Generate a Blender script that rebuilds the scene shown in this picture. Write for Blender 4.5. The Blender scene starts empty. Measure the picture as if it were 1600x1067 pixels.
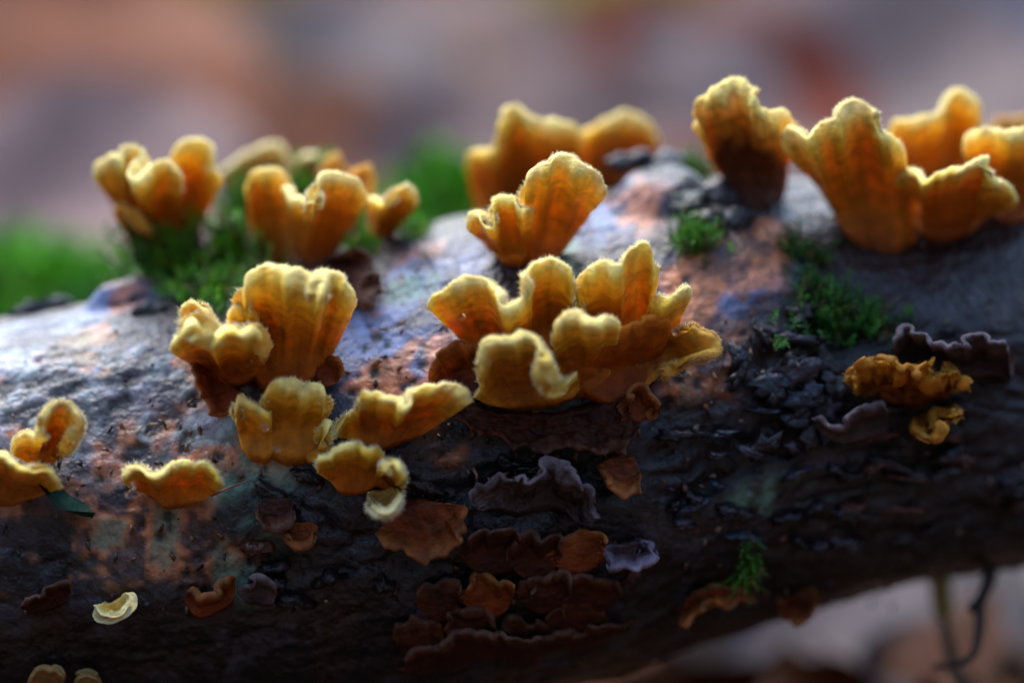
import bpy, bmesh, math, random
import numpy as np
from mathutils import Vector, Matrix

# ------------------------------------------------------------------ camera, light, exposure
# one Blender unit is 10 cm: a macro view about 16 cm wide of a fallen branch on the forest floor
SC = bpy.context.scene
SC.unit_settings.system = 'METRIC'
SC.unit_settings.scale_length = 0.1
PITCH = math.radians(18.0)
LENS, SENSOR = 90.0, 36.0
FOCUS = 3.985
Z0 = 1.32                                        # height of the view's centre above the ground
CAM = np.array([0.0, -4 * math.cos(PITCH), Z0 + 4 * math.sin(PITCH)])
cam_d = bpy.data.cameras.new('camera'); cam = bpy.data.objects.new('camera', cam_d)
SC.collection.objects.link(cam); SC.camera = cam
cam.location = CAM; cam.rotation_euler = (math.pi / 2 - PITCH, 0, 0)
cam_d.lens = LENS; cam_d.sensor_width = SENSOR; cam_d.clip_start = 0.05; cam_d.clip_end = 5000
cam_d.dof.use_dof = True; cam_d.dof.focus_distance = FOCUS; cam_d.dof.aperture_fstop = 0.44

SUN_EL, SUN_AZ = math.radians(52), math.radians(-22)    # high, behind the branch, a little to one side
W = bpy.data.worlds.new('World'); SC.world = W; W.use_nodes = True
nt = W.node_tree; nt.nodes.clear()
sky = nt.nodes.new('ShaderNodeTexSky'); sky.sky_type = 'NISHITA'; sky.sun_disc = False
sky.sun_elevation = SUN_EL; sky.sun_rotation = SUN_AZ; sky.air_density = 1.2; sky.dust_density = 1.2; sky.ozone_density = 1.0
bg = nt.nodes.new('ShaderNodeBackground'); bg.inputs['Strength'].default_value = 0.13
wo = nt.nodes.new('ShaderNodeOutputWorld')
nt.links.new(sky.outputs[0], bg.inputs['Color']); nt.links.new(bg.outputs[0], wo.inputs[0])
sun_d = bpy.data.lights.new('sun', 'SUN'); sun = bpy.data.objects.new('sun', sun_d); SC.collection.objects.link(sun)
sun_d.energy = 1.1; sun_d.angle = math.radians(45); sun_d.color = (1.0, 0.95, 0.88)
_sd = Vector((math.sin(SUN_AZ) * math.cos(SUN_EL), math.cos(SUN_AZ) * math.cos(SUN_EL), math.sin(SUN_EL)))
sun.rotation_euler = _sd.to_track_quat('Z', 'Y').to_euler()
SC.view_settings.view_transform = 'Standard'; SC.view_settings.look = 'None'
SC.view_settings.exposure = 1.98; SC.view_settings.gamma = 1.0
SC.render.engine = 'CYCLES'
SC.cycles.use_denoising = True
SC.cycles.max_bounces = 6; SC.cycles.diffuse_bounces = 3; SC.cycles.transmission_bounces = 4
SC.cycles.sample_clamp_indirect = 4.0
SC.cycles.use_adaptive_sampling = False

rnd = random.Random(7); rng = np.random.default_rng(11)
C = SC.collection

# ------------------------------------------------------------------ helpers
_cp, _sp = math.cos(PITCH), math.sin(PITCH)
RIGHT = np.array([1.0, 0, 0]); UPV = np.array([0, _sp, _cp]); FWD = np.array([0, _cp, -_sp])
K = SENSOR / LENS / 1600.0                       # tangent per photograph pixel
def c2w(x, y, z):                                # camera axes (right, up, forward) to world
    x, y, z = np.broadcast_arrays(np.asarray(x, float), np.asarray(y, float), np.asarray(z, float))
    return CAM + x[..., None] * RIGHT + y[..., None] * UPV + z[..., None] * FWD
def P(px, py, d):
    px, py, d = np.asarray(px, float), np.asarray(py, float), np.asarray(d, float)
    return c2w((px - 800) * K * d, (533.5 - py) * K * d, d)
def on_ground(px, py, z=0.0):
    d = P(px, py, 1.0) - CAM; t = (z - CAM[2]) / d[2]
    return CAM + d * t

_perm = np.random.default_rng(3).random(65536)
def vnoise(p):
    i = np.floor(p).astype(np.int64); f = p - i; f = f * f * (3 - 2 * f)
    def h(dx, dy, dz):
        n = (i[..., 0] + dx) * 73856093 ^ (i[..., 1] + dy) * 19349663 ^ (i[..., 2] + dz) * 83492791
        return _perm[(n ^ (n >> 13)) & 65535]
    x, y, z = f[..., 0], f[..., 1], f[..., 2]
    a = h(0,0,0)*(1-x)+h(1,0,0)*x; b = h(0,1,0)*(1-x)+h(1,1,0)*x
    c = h(0,0,1)*(1-x)+h(1,0,1)*x; d = h(0,1,1)*(1-x)+h(1,1,1)*x
    return ((a*(1-y)+b*y)*(1-z)+(c*(1-y)+d*y)*z) * 2 - 1
def fbm(p, o=4):
    s = 0; a = .5
    for k in range(o):
        s = s + a * vnoise(p + 17.3 * k); p = p * 2.03; a *= .5
    return s
def sstep(a, b, x):
    t = np.clip((x - a) / (b - a), 0, 1); return t * t * (3 - 2 * t)

def mesh_obj(name, V, F, mat, parent=None, col=None, smooth=True):
    me = bpy.data.meshes.new(name)
    V = np.asarray(V, dtype=np.float32)
    if isinstance(F, np.ndarray):
        n, k = F.shape
        me.vertices.add(len(V)); me.vertices.foreach_set('co', V.ravel())
        me.loops.add(n * k); me.loops.foreach_set('vertex_index', F.ravel().astype(np.int32))
        me.polygons.add(n); me.polygons.foreach_set('loop_start', np.arange(0, n * k, k, dtype=np.int32))
        me.update(calc_edges=True)
    else:
        me.from_pydata(V.tolist(), [], F)
    me.validate()
    if smooth: me.polygons.foreach_set('use_smooth', np.ones(len(me.polygons), dtype=bool))
    if col is not None:
        a = me.attributes.new('Col', 'FLOAT_COLOR', 'POINT')
        c = np.ones((len(V), 4), np.float32); c[:, :3] = col
        a.data.foreach_set('color', c.ravel())
    me.materials.append(mat)
    o = bpy.data.objects.new(name, me); C.objects.link(o)
    if parent is not None:
        o.parent = parent; o.matrix_parent_inverse = Matrix.Translation(parent.location).inverted()
    return o
def grid_faces(nu, nv, wrap_v=False):
    i = np.arange(nu - 1)[:, None]; j = np.arange(nv if wrap_v else nv - 1)[None, :]; j2 = (j + 1) % nv
    return np.stack([i*nv+j, (i+1)*nv+j, (i+1)*nv+j2, i*nv+j2], -1).reshape(-1, 4)
def tag(o, label, cat, group=None, kind=None):
    if label: o['label'] = label
    if cat: o['category'] = cat
    if group: o['group'] = group
    if kind: o['kind'] = kind
    return o
def thing(name, loc, label, cat, group=None):
    o = bpy.data.objects.new(name, None); o.location = loc; o.empty_display_size = .05
    C.objects.link(o); return tag(o, label, cat, group)
def spline(pts, n):
    p = np.asarray(pts, float)
    if len(p) == 2: return p[0] + (p[1] - p[0]) * np.linspace(0, 1, n)[:, None]
    q = np.vstack([2*p[0]-p[1], p, 2*p[-1]-p[-2]]); out = []
    for i in range(len(p) - 1):
        a, b, c, d = q[i:i+4]; t = np.linspace(0, 1, 24, endpoint=False)[:, None]
        out.append(.5*((2*b)+(-a+c)*t+(2*a-5*b+4*c-d)*t*t+(-a+3*b-3*c+d)*t**3))
    out = np.vstack(out + [p[-1:]])
    s = np.r_[0, np.cumsum(np.linalg.norm(np.diff(out[:, :2], axis=0), axis=1))]
    t = np.linspace(0, s[-1], n)
    return np.stack([np.interp(t, s, out[:, k]) for k in range(p.shape[1])], -1)

# ------------------------------------------------------------------ materials
def new_mat(name):
    m = bpy.data.materials.new(name); m.use_nodes = True
    t = m.node_tree; b = t.nodes['Principled BSDF']; return m, t, b
def nd(t, kind, **kw):
    n = t.nodes.new(kind)
    for k, v in kw.items():
        if k in n.inputs: n.inputs[k].default_value = v
        else: setattr(n, k, v)
    return n
def noise_bump(t, b, scale, strength, dist, coord, detail=6):
    n = nd(t, 'ShaderNodeTexNoise', Scale=scale, Detail=detail); t.links.new(coord, n.inputs['Vector'])
    bp = nd(t, 'ShaderNodeBump', Strength=strength, Distance=dist)
    t.links.new(n.outputs[0], bp.inputs['Height']); t.links.new(bp.outputs[0], b.inputs['Normal']); return n
def col_mat(name, rough, vary=(.75, 1.2), vscale=40, bump=(60, .3, .01), sss=0.0, radius=.02, spec=.5, coat=0.0, rough_var=0.0):
    m, t, b = new_mat(name)
    at = nd(t, 'ShaderNodeAttribute', attribute_name='Col')
    geo = nd(t, 'ShaderNodeNewGeometry')
    n = nd(t, 'ShaderNodeTexNoise', Scale=vscale, Detail=5); t.links.new(geo.outputs['Position'], n.inputs['Vector'])
    mr = nd(t, 'ShaderNodeMapRange'); mr.inputs[1].default_value = .3; mr.inputs[2].default_value = .7
    mr.inputs[3].default_value, mr.inputs[4].default_value = vary
    t.links.new(n.outputs[0], mr.inputs[0])
    mx = nd(t, 'ShaderNodeVectorMath', operation='MULTIPLY')
    t.links.new(at.outputs['Color'], mx.inputs[0]); t.links.new(mr.outputs[0], mx.inputs[1])
    t.links.new(mx.outputs[0], b.inputs['Base Color'])
    b.inputs['Roughness'].default_value = rough; b.inputs['Specular IOR Level'].default_value = spec
    if rough_var:
        r2 = nd(t, 'ShaderNodeMapRange'); r2.inputs[1].default_value = .35; r2.inputs[2].default_value = .65
        r2.inputs[3].default_value = rough - rough_var; r2.inputs[4].default_value = rough + rough_var
        t.links.new(n.outputs[0], r2.inputs[0]); t.links.new(r2.outputs[0], b.inputs['Roughness'])
    b.inputs['Coat Weight'].default_value = coat; b.inputs['Coat Roughness'].default_value = .15
    if sss:
        b.inputs['Subsurface Weight'].default_value = sss
        b.inputs['Subsurface Radius'].default_value = (1.0, .45, .12)
        b.inputs['Subsurface Scale'].default_value = radius
    noise_bump(t, b, bump[0], bump[1], bump[2], geo.outputs['Position'])
    return m
M_fun = col_mat('fungus_flesh', .62, (.68, 1.2), 45, (110, .6, .006), sss=.28, radius=.018, spec=.22)
M_old = col_mat('old_fungus', .55, (.5, 1.4), 30, (55, .7, .014), spec=.22)
M_fuzz = col_mat('fungus_fuzz', .55, (.95, 1.05), 10, (10, 0, .001), spec=.4)
M_bark = col_mat('bark', .33, (.5, 1.5), 55, (75, .6, .012), spec=.45, rough_var=.12)
M_moss = col_mat('moss', .5, (.75, 1.3), 25, (40, .1, .002), sss=0, spec=.4)
M_leaf = col_mat('fallen_leaf', .55, (.7, 1.3), 6, (22, .5, .02), spec=.07)
M_soil = col_mat('soil', .8, (.5, 1.5), 8, (14, .8, .05))
M_twig = col_mat('twig', .5, (.6, 1.4), 60, (80, .5, .006))
M_stone = col_mat('stone', .7, (.6, 1.3), 12, (25, .6, .02))
m, t, b = new_mat('water_drop'); M_drop = m
b.inputs['Base Color'].default_value = (1, 1, 1, 1); b.inputs['Roughness'].default_value = .02
b.inputs['Transmission Weight'].default_value = 1; b.inputs['IOR'].default_value = 1.33

# ------------------------------------------------------------------ ground: forest floor, with unseen banks added behind and beside to block sky light
def ground_z(x, y):
    p = np.stack([x * .9, y * .9, 0 * x], -1)
    z = .05 * fbm(p, 3)
    z = z + 15 * sstep(-6.5, -19, y) + 14 * sstep(7, 22, np.abs(x)) * sstep(9, -3, y)
    return z
ax = np.sign(np.linspace(-1, 1, 201)) * (np.abs(np.linspace(-1, 1, 201)) ** 4 * 2500 + np.abs(np.linspace(-1, 1, 201)) * 24)
ay = ax + 4
GX, GY = np.meshgrid(ax, ay, indexing='ij'); GZ = ground_z(GX, GY)
gcol = np.array([.045, .030, .022]) * (1 + .5 * fbm(np.stack([GX * .6, GY * .6, 0 * GX], -1), 3))[..., None]
ground = mesh_obj('ground', np.stack([GX, GY, GZ], -1).reshape(-1, 3), grid_faces(201, 201), M_soil, col=gcol.reshape(-1, 3))
tag(ground, 'dark forest soil under the fallen leaves', None, kind='structure')

# fallen leaves
def leaf_shape(nl=9, nw=5, width=.36, curl=.2, fold=.12, lob=0.0, seed=0):
    r = random.Random(seed); v = []; s = np.linspace(0, 1, nl); q = np.linspace(-1, 1, nw)
    for a in s:
        w = width * (math.sin(math.pi * min(1, a * .97 + .02) ** .8) ** .75 + .015) * (1 + lob * math.sin(a * 31))
        for c in q:
            v.append((c * w, a - .5, fold * abs(c) * w * 2 + curl * ((a - .5) ** 2) * 2 - curl * .2
                      + .03 * math.sin(9 * a + 3 * c + seed) + curl * .5 * c * (a - .5)))
    return np.array(v), grid_faces(nl, nw)
LEAVES = [leaf_shape(width=.3 + .04 * k, curl=.15 + .07 * k, lob=.0 if k % 2 else .1, seed=k) for k in range(5)]
def rot(ax, ay, az):
    return np.array((Matrix.Rotation(az, 3, 'Z') @ Matrix.Rotation(ay, 3, 'Y') @ Matrix.Rotation(ax, 3, 'X')))
PAL = [(.27, .11, .05), (.20, .085, .04), (.27, .14, .09), (.12, .05, .028), (.28, .16, .11), (.27, .08, .04), (.20, .15, .13), (.17, .085, .045)]
VV, FF, CC = [], [], []; n0 = 0
for k in range(3400):
    if k < 1500: x, y = rng.uniform(-4.5, 4.5), rng.uniform(-2.5, 12)
    else: x, y = rng.normal(0, 7), rng.uniform(-8, 30)
    v, f = LEAVES[k % 5]; s = rng.uniform(.45, .95)
    v = v * s @ rot(rng.normal(0, .25), rng.normal(0, .25), rng.uniform(0, 6.3)).T
    z = float(ground_z(np.array(x), np.array(y))) + .03 + rng.uniform(0, .10)
    VV.append(v + (x, y, z)); FF.append(f + n0); n0 += len(v)
    CC.append(np.tile(np.array(PAL[rng.integers(len(PAL))]) * rng.uniform(.30, .74), (len(v), 1)))
lit = mesh_obj('leaf_litter', np.vstack(VV), np.vstack(FF), M_leaf, col=np.vstack(CC))
tag(lit, 'wet brown and grey fallen leaves covering the forest floor', 'leaf litter', kind='stuff')

ACC = [  # px, py, long size, colour (greys and lilacs paint in sky sheen), tilt, turn, label
 (290, 55, 1.7, (.50, .28, .035), 18, 70, 'ochre yellow fallen leaf lying among brown leaves'),
 (30, 150, 1.5, (.30, .12, .07), 15, 20, 'reddish brown fallen leaf beside the ochre yellow one'),
 (440, 25, 1.2, (.36, .16, .05), 15, 100, 'orange brown fallen leaf touching the ochre yellow leaf'),
 (150, 150, 1.2, (.06, .035, .03), 10, 60, 'dark blackish brown leaf in front of the ochre leaf'),
 (450, 155, 1.0, (.22, .20, .23), 12, 80, 'greyish violet sheen tinted leaf behind the moss tuft'),
 (110, 310, .9, (.33, .25, .27), 15, 95, 'pale pink grey leaf behind the mossy stone'),
 (650, 130, 1.1, (.30, .22, .22), 14, 30, 'dusty pink fallen leaf beyond the branch'),
 (500, 245, .6, (.30, .13, .08), 15, 110, 'small rust brown leaf just behind the pale fungi'),
 (830, 45, 1.3, (.26, .23, .03), 18, 60, 'olive yellow fallen leaf beside the red one'),
 (1060, 25, 1.4, (.42, .35, .36), 20, 90, 'pale greyish pink leaf with a painted light sheen'),
 (960, 140, .8, (.46, .15, .07), 20, 85, 'orange red fallen leaf beside the dark red leaf'),
 (1110, 165, .95, (.26, .065, .045), 18, 30, 'dark red fallen leaf behind the tallest fungus'),
 (1320, 140, 1.2, (.26, .22, .24), 15, 75, 'grey mauve leaf beyond the branch'),
 (1480, 120, 1.2, (.28, .30, .40), 20, 100, 'blue grey leaf with painted sky sheen'),
 (1570, 35, 1.3, (.05, .032, .028), 10, 60, 'dark brown leaf beyond the blue grey leaf'),
 (800, 240, .8, (.25, .19, .20), 12, 100, 'mauve brown leaf behind the blurred yellow fungus'),
 (1270, 1035, .95, (.33, .30, .38), 12, 80, 'smooth lilac grey leaf under the branch'),
 (1440, 960, .9, (.44, .36, .36), 12, 60, 'pale pink leaf below the hanging twigs'),
 (1570, 985, .8, (.36, .34, .40), 12, 20, 'pale lilac leaf behind the curved hanging twig'),
 (1370, 985, .35, (.30, .11, .07), 10, 75, 'small rusty leaf scrap lying on the lilac leaf'),
 (1580, 1060, .7, (.16, .16, .21), 10, 90, 'slate grey leaf under the pale lilac leaf'),
]
for k, (px, py, s, colr, tl, az, lab) in enumerate(ACC):
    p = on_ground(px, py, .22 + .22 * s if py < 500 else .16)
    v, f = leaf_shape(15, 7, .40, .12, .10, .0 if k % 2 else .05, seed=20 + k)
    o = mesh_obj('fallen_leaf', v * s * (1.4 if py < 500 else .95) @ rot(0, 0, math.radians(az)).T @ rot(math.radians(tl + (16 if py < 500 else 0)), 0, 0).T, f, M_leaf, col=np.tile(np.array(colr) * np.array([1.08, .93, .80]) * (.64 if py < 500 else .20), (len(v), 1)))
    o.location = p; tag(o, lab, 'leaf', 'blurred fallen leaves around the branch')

# ------------------------------------------------------------------ the fallen branch (log)
XS = np.array([-2000, -300, 0, 400, 800, 1100, 1300, 1600, 1900, 3400.])
TOP = np.array([760, 540, 492, 412, 318, 268, 272, 292, 300, 330.])
BOT = np.array([1310, 1200, 1180, 1160, 1118, 1018, 950, 895, 870, 830.])  # middle bulged low so dark bark stands in for the shade beneath
ZC = np.array([4.36, 4.38, 4.39, 4.42, 4.45, 4.48, 4.51, 4.56, 4.60, 4.8])
XC = (XS - 800) * K * 4.4
def _sm(x, v):                                            # smoothed interpolation along the branch
    return sum(np.interp(x + d, XC, v) for d in (-.12, -.06, 0, .06, .12)) / 5
def log_c(x):
    return _sm(x, (533.5 - (TOP + BOT) / 2) * K * ZC), _sm(x, ZC), _sm(x, (BOT - TOP) / 2 * K * ZC * .985)
def log_depth(px, py):
    px, py = np.broadcast_arrays(np.asarray(px, float), np.asarray(py, float)); z = np.full(px.shape, 4.2)
    for _ in range(12):
        x = (px - 800) * K * z; yc, zc, R = log_c(x); Y = (533.5 - py) * K
        a = Y * Y + 1; bb = Y * yc + zc; c = yc * yc + zc * zc - R * R; disc = bb * bb - a * c
        z = .5 * z + .5 * (bb - np.sqrt(np.maximum(disc, 0))) / a
    return z
def log_uv(px, py):                                       # pixel to (axial, arc) place on the bark
    z = log_depth(px, py); x = (px - 800) * K * z; y = (533.5 - py) * K * z
    yc, zc, R = log_c(x); return x, np.arctan2(y - yc, zc - z) * .36, z
NX, NA = 760, 420
lx = np.linspace(-2.6, 2.6, NX); th = np.linspace(0, 2 * math.pi, NA, endpoint=False)
LX, TH = np.meshgrid(lx, th, indexing='ij')               # theta: 0 faces the camera, pi/2 up
yc, zc, R = log_c(LX)
def log_noise(LX, TH, R):
    cx, sx = np.cos(TH) * .36, np.sin(TH) * .36
    p = np.stack([LX, cx, sx], -1)
    lo = fbm(p * np.array([2.0, 3.5, 3.5]), 3)
    mid = fbm(p * np.array([7., 12., 12.]) + 5, 4)
    fine = fbm(p * np.array([34., 40., 40.]) + 9, 3)
    crack = np.abs(fbm(p * np.array([5., 16., 16.]) + 31, 4))
    return p, lo, mid, fine, crack
p3, lo, mid, fine, crack = log_noise(LX, TH, R)
ARC = np.where(TH > math.pi, TH - 2 * math.pi, TH) * .36
def blob(px, py, rx, ry):
    x, a, _ = log_uv(px, py); wob = .35 * mid
    d = np.sqrt(((LX - x) / (rx * .0011)) ** 2 + ((ARC - a) / (ry * .0011)) ** 2) + wob
    return sstep(1.25, .55, d)
def zone(*bl):
    w = np.zeros_like(LX)
    for q in bl: w = np.maximum(w, blob(*q))
    return w
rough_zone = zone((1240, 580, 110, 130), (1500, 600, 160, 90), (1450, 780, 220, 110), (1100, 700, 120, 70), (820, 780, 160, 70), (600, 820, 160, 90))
disp = .022 * lo + .010 * mid + .0022 * fine - .012 * sstep(.09, .0, crack) * (.3 + .7 * rough_zone) + rough_zone * (.022 * mid + .008 * fine)
disp += .05 * zone((1030, 300, 70, 60)) * .8 + .035 * zone((195, 468, 60, 22))
# dark round pits in the pale bark
pit = np.zeros_like(LX); pr = random.Random(5)
pits = [(118,607,17,10),(205,592,13,9),(185,628,15,9),(50,600,16,10),(15,602,15,9),(210,705,14,12),(238,665,9,12),(290,690,9,15),(55,640,20,12),(20,655,14,10),(232,555,8,9),(590,522,9,9),(150,560,8,8),(300,620,9,9)]
pits += [(pr.uniform(0, 420), pr.uniform(540, 900), pr.uniform(4, 9), pr.uniform(4, 8)) for _ in range(30)]
pits += [(pr.uniform(960, 1240), pr.uniform(400, 640), pr.uniform(4, 11), pr.uniform(4, 10)) for _ in range(12)]
pits += [(pr.uniform(520, 700), pr.uniform(470, 640), pr.uniform(4, 9), pr.uniform(4, 7)) for _ in range(14)]
for q in pits:
    x, a, _ = log_uv(q[0], q[1]); d = ((LX - x) / (q[2] * .0011)) ** 2 + ((ARC - a) / (q[3] * .0011)) ** 2
    pit = np.maximum(pit, sstep(2.2, .7, d + 1.2 * fine + .8 * mid))
disp -= .0045 * pit
RR = R + disp
LV = c2w(LX, yc + RR * np.sin(TH), zc - RR * np.cos(TH))
# colour of the bark: lichen grey, painted-in blue sky sheen, salmon inner bark, green algae, black wet bark
n1 = fbm(p3 * 9 + 3, 4); n2 = fbm(p3 * 22 + 8, 3); n3 = fbm(p3 * 14 + 40, 4); n4 = fbm(p3 * 45 + 2, 3)
col = np.tile(np.array([.009, .008, .010]), LX.shape + (1,))
def lay(c, w):
    global col
    w = np.clip(w, 0, 1)[..., None]; col = col * (1 - w) + np.array(c) * w
lay((.022, .012, .009), .7 * sstep(-.1, .3, n3))
pale = zone((60, 560, 200, 90), (230, 600, 160, 110), (100, 690, 170, 100), (330, 620, 60, 90))
blue = zone((610, 550, 90, 110), (690, 410, 90, 70), (960, 340, 80, 70), (1130, 440, 130, 70), (80, 500, 190, 40), (1010, 600, 70, 60))
salm = zone((1110, 540, 130, 90), (1090, 430, 60, 50), (220, 740, 240, 90), (570, 620, 60, 80), (1190, 380, 60, 60), (170, 860, 220, 60), (690, 690, 40, 40))
teal = zone((390, 800, 90, 130), (250, 840, 120, 90), (1050, 590, 70, 50), (900, 390, 90, 60), (650, 440, 70, 30), (1190, 760, 80, 60))
lay((.18, .24, .44), blue * (.5 + .4 * sstep(-.2, .2, n2)))
lay((.25, .31, .35), pale * (.6 + .35 * sstep(-.2, .2, n2)))
lay((.34, .32, .43), pale * .85 * sstep(.0, .25, n4))
lay((.55, .22, .10), salm * sstep(-.14, .10, n3) * .9)
lay((.50, .19, .075), .85 * sstep(.08, .2, n3 + .3 * n2) * np.maximum.reduce([pale, blue, salm * .8]))
lay((.12, .26, .19), teal * sstep(-.1, .25, n2 + .4 * n1) * .7)
lay((.20, .33, .24), pale * .5 * sstep(.12, .3, n3))
lay((.018, .016, .018), sstep(.1, .32, -n1 + .3 * n4) * (.75 - .5 * np.maximum(salm, blue)))
lay((.03, .03, .04), sstep(.08, .2, -n2 + .3 * n4) * (.85 - .25 * blue))
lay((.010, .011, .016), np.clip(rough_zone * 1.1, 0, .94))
lay((.014, .015, .018), pit * .95)
log_root = thing('fallen_log', c2w(0.0, float(log_c(0.0)[0] - log_c(0.0)[2]), float(log_c(0.0)[1])), 'weathered fallen log overgrown with yellow bracket fungi and moss', 'log')
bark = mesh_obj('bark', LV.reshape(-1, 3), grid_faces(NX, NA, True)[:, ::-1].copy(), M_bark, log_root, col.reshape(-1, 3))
for e in (0, NX - 1):
    ring = LV[e]; c = ring.mean(0); rs = [c + (ring - c) * s for s in (1.001, .8, .55, .3, .02)]
    rs = np.stack(rs); cc = np.tile((.22, .14, .08), (rs.size // 3, 1)) * (1 + .3 * np.sin(np.linspace(0, 60, rs.size // 3)))[:, None]
    mesh_obj('cut_end', rs.reshape(-1, 3), grid_faces(5, NA, True), M_twig, log_root, cc)

# loose bark flakes: crumbly angular plates on the bark
def flake(px, py, w, h, colr, lift=.012, thick=.02, seed=0, turn=0.0):
    r = np.random.default_rng(seed); n = 13; m = 5
    ang = np.linspace(0, 2 * math.pi, n, endpoint=False); rad = 1 + r.uniform(-.5, .4, n)
    d0 = float(log_depth(px, py)) - lift
    c = P(px, py, d0); nrm = -FWD * .8 + UPV * .6 * float(np.clip((650 - py) / 330, -1, 1)); nrm /= np.linalg.norm(nrm)
    tx = RIGHT * math.cos(turn) + UPV * math.sin(turn); tx -= nrm * tx.dot(nrm); tx /= np.linalg.norm(tx); ty = np.cross(nrm, tx)
    V = []
    for s, z in ((.0, -.5), (1.0, -.5), (1.06, .0), (.9, .45), (.5, .65), (.0, .6)):
        for k in range(n):
            q = c + tx * w * .0011 * s * rad[k] * math.cos(ang[k]) + ty * h * .0011 * s * rad[k] * math.sin(ang[k])
            V.append(q + nrm * thick * (z + r.uniform(-.22, .22) * (s > .2)))
    V = np.array(V); V = V + nrm * (.012 * fbm(V * 25, 3))[:, None]
    f = grid_faces(6, n, True)
    return mesh_obj('bark_flake', V, f, M_bark, log_root, np.tile(colr, (len(V), 1)) * (1 + .4 * fbm(V * 40, 2))[:, None])
fr = random.Random(9); DK = (.010, .008, .010); VG = (.030, .026, .038); BL = (.016, .026, .042); RB = (.06, .018, .01)
for k in range(34):
    flake(fr.gauss(1240, 38), fr.gauss(585, 55), fr.uniform(12, 34), fr.uniform(7, 20), fr.choice([DK, DK, VG, BL]), fr.uniform(0, .025), fr.uniform(.012, .028), k, fr.uniform(-1, 1))
for k in range(24):
    flake(fr.uniform(1050, 1300), fr.uniform(640, 860), fr.uniform(10, 30), fr.uniform(5, 12), fr.choice([DK, VG, BL, DK]), .008, .02, 50 + k, fr.uniform(-.5, .5))
for k in range(26):
    flake(fr.uniform(1300, 1600), fr.uniform(620, 860), fr.uniform(12, 40), fr.uniform(5, 12), fr.choice([DK, VG, RB, DK]), .008, .02, 90 + k, fr.uniform(-.4, .4))
for k in range(26):
    flake(fr.uniform(400, 1000), fr.uniform(720, 960), fr.uniform(10, 26), fr.uniform(5, 12), fr.choice([DK, VG, DK, RB]), .006, .02, 130 + k, fr.uniform(-.5, .5))
for k, q in enumerate([(1035, 262, 46, 26), (1010, 300, 30, 24), (1070, 320, 36, 30), (1130, 300, 34, 22), (985, 250, 28, 16), (1105, 345, 30, 22), (1150, 345, 24, 18), (195, 470, 44, 20), (235, 485, 24, 14), (60, 480, 40, 12)]):
    flake(*q, [(.03, .036, .05), (.018, .022, .035), (.02, .032, .028)][k % 3], .004, .02, 170 + k, .2)

# ------------------------------------------------------------------ bracket fungi
def ramp(v, stops):
    x = [s[0] for s in stops]; return np.stack([np.interp(v, x, [s[1][k] for s in stops]) for k in range(3)], -1)
STY = {
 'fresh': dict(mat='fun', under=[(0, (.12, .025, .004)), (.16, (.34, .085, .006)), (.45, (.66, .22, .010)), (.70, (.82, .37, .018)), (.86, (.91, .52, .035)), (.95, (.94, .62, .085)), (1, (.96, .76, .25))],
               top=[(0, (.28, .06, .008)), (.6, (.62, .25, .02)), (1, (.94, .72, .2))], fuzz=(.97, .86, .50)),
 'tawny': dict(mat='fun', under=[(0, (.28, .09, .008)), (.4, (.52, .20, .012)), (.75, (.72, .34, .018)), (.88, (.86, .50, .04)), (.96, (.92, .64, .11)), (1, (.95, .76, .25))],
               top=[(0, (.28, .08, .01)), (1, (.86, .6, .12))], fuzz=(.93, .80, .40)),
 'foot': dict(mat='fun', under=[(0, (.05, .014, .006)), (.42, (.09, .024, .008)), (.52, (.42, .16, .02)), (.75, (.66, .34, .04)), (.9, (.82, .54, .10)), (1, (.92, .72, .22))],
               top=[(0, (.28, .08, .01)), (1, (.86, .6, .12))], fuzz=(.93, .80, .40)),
 'pale': dict(mat='fun', under=[(0, (.4, .22, .05)), (.5, (.66, .48, .13)), (1, (.82, .72, .34))],
               top=[(0, (.5, .3, .1)), (1, (.8, .7, .35))], fuzz=(.9, .82, .55)),
 'gold': dict(mat='fun', under=[(0, (.30, .09, .008)), (.5, (.50, .19, .014)), (.85, (.60, .25, .016)), (1, (.72, .38, .045))],
               top=[(0, (.4, .12, .01)), (1, (.75, .45, .08))], fuzz=(.8, .55, .2)),
 'rust': dict(mat='old', under=[(0, (.08, .016, .005)), (.6, (.17, .036, .008)), (.92, (.18, .043, .008)), (1, (.22, .065, .012))],
               top=[(0, (.10, .03, .01)), (1, (.30, .12, .04))], fuzz=None),
 'brown': dict(mat='old', under=[(0, (.022, .006, .004)), (.6, (.042, .010, .004)), (.93, (.050, .013, .005)), (1, (.07, .022, .008))],
               top=[(0, (.06, .03, .02)), (1, (.14, .07, .05))], fuzz=None),
 'body': dict(mat='fun', under=[(0, (.10, .02, .004)), (.6, (.34, .075, .005)), (1, (.55, .17, .01))],
               top=[(0, (.28, .06, .01)), (1, (.5, .2, .02))], fuzz=None),
 'amber': dict(mat='fun', under=[(0, (.12, .03, .004)), (.5, (.34, .105, .008)), (.85, (.44, .16, .010)), (1, (.56, .25, .025))],
               top=[(0, (.2, .05, .008)), (1, (.5, .22, .03))], fuzz=(.6, .35, .1)),
 'dull': dict(mat='fun', under=[(0, (.10, .06, .02)), (.6, (.22, .13, .035)), (1, (.32, .21, .07))],  # pale flesh with the shade low on the log put into its colour
               top=[(0, (.12, .07, .03)), (1, (.4, .3, .12))], fuzz=None),
 'crust': dict(mat='old', under=[(0, (.05, .03, .03)), (.6, (.055, .038, .04)), (1, (.10, .075, .08))],
               top=[(0, (.06, .04, .04)), (1, (.18, .14, .15))], fuzz=None),
 'lilac': dict(mat='old', under=[(0, (.08, .03, .03)), (.6, (.08, .045, .05)), (1, (.17, .135, .175))],
               top=[(0, (.06, .04, .045)), (1, (.16, .13, .17))], fuzz=None),
}
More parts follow.
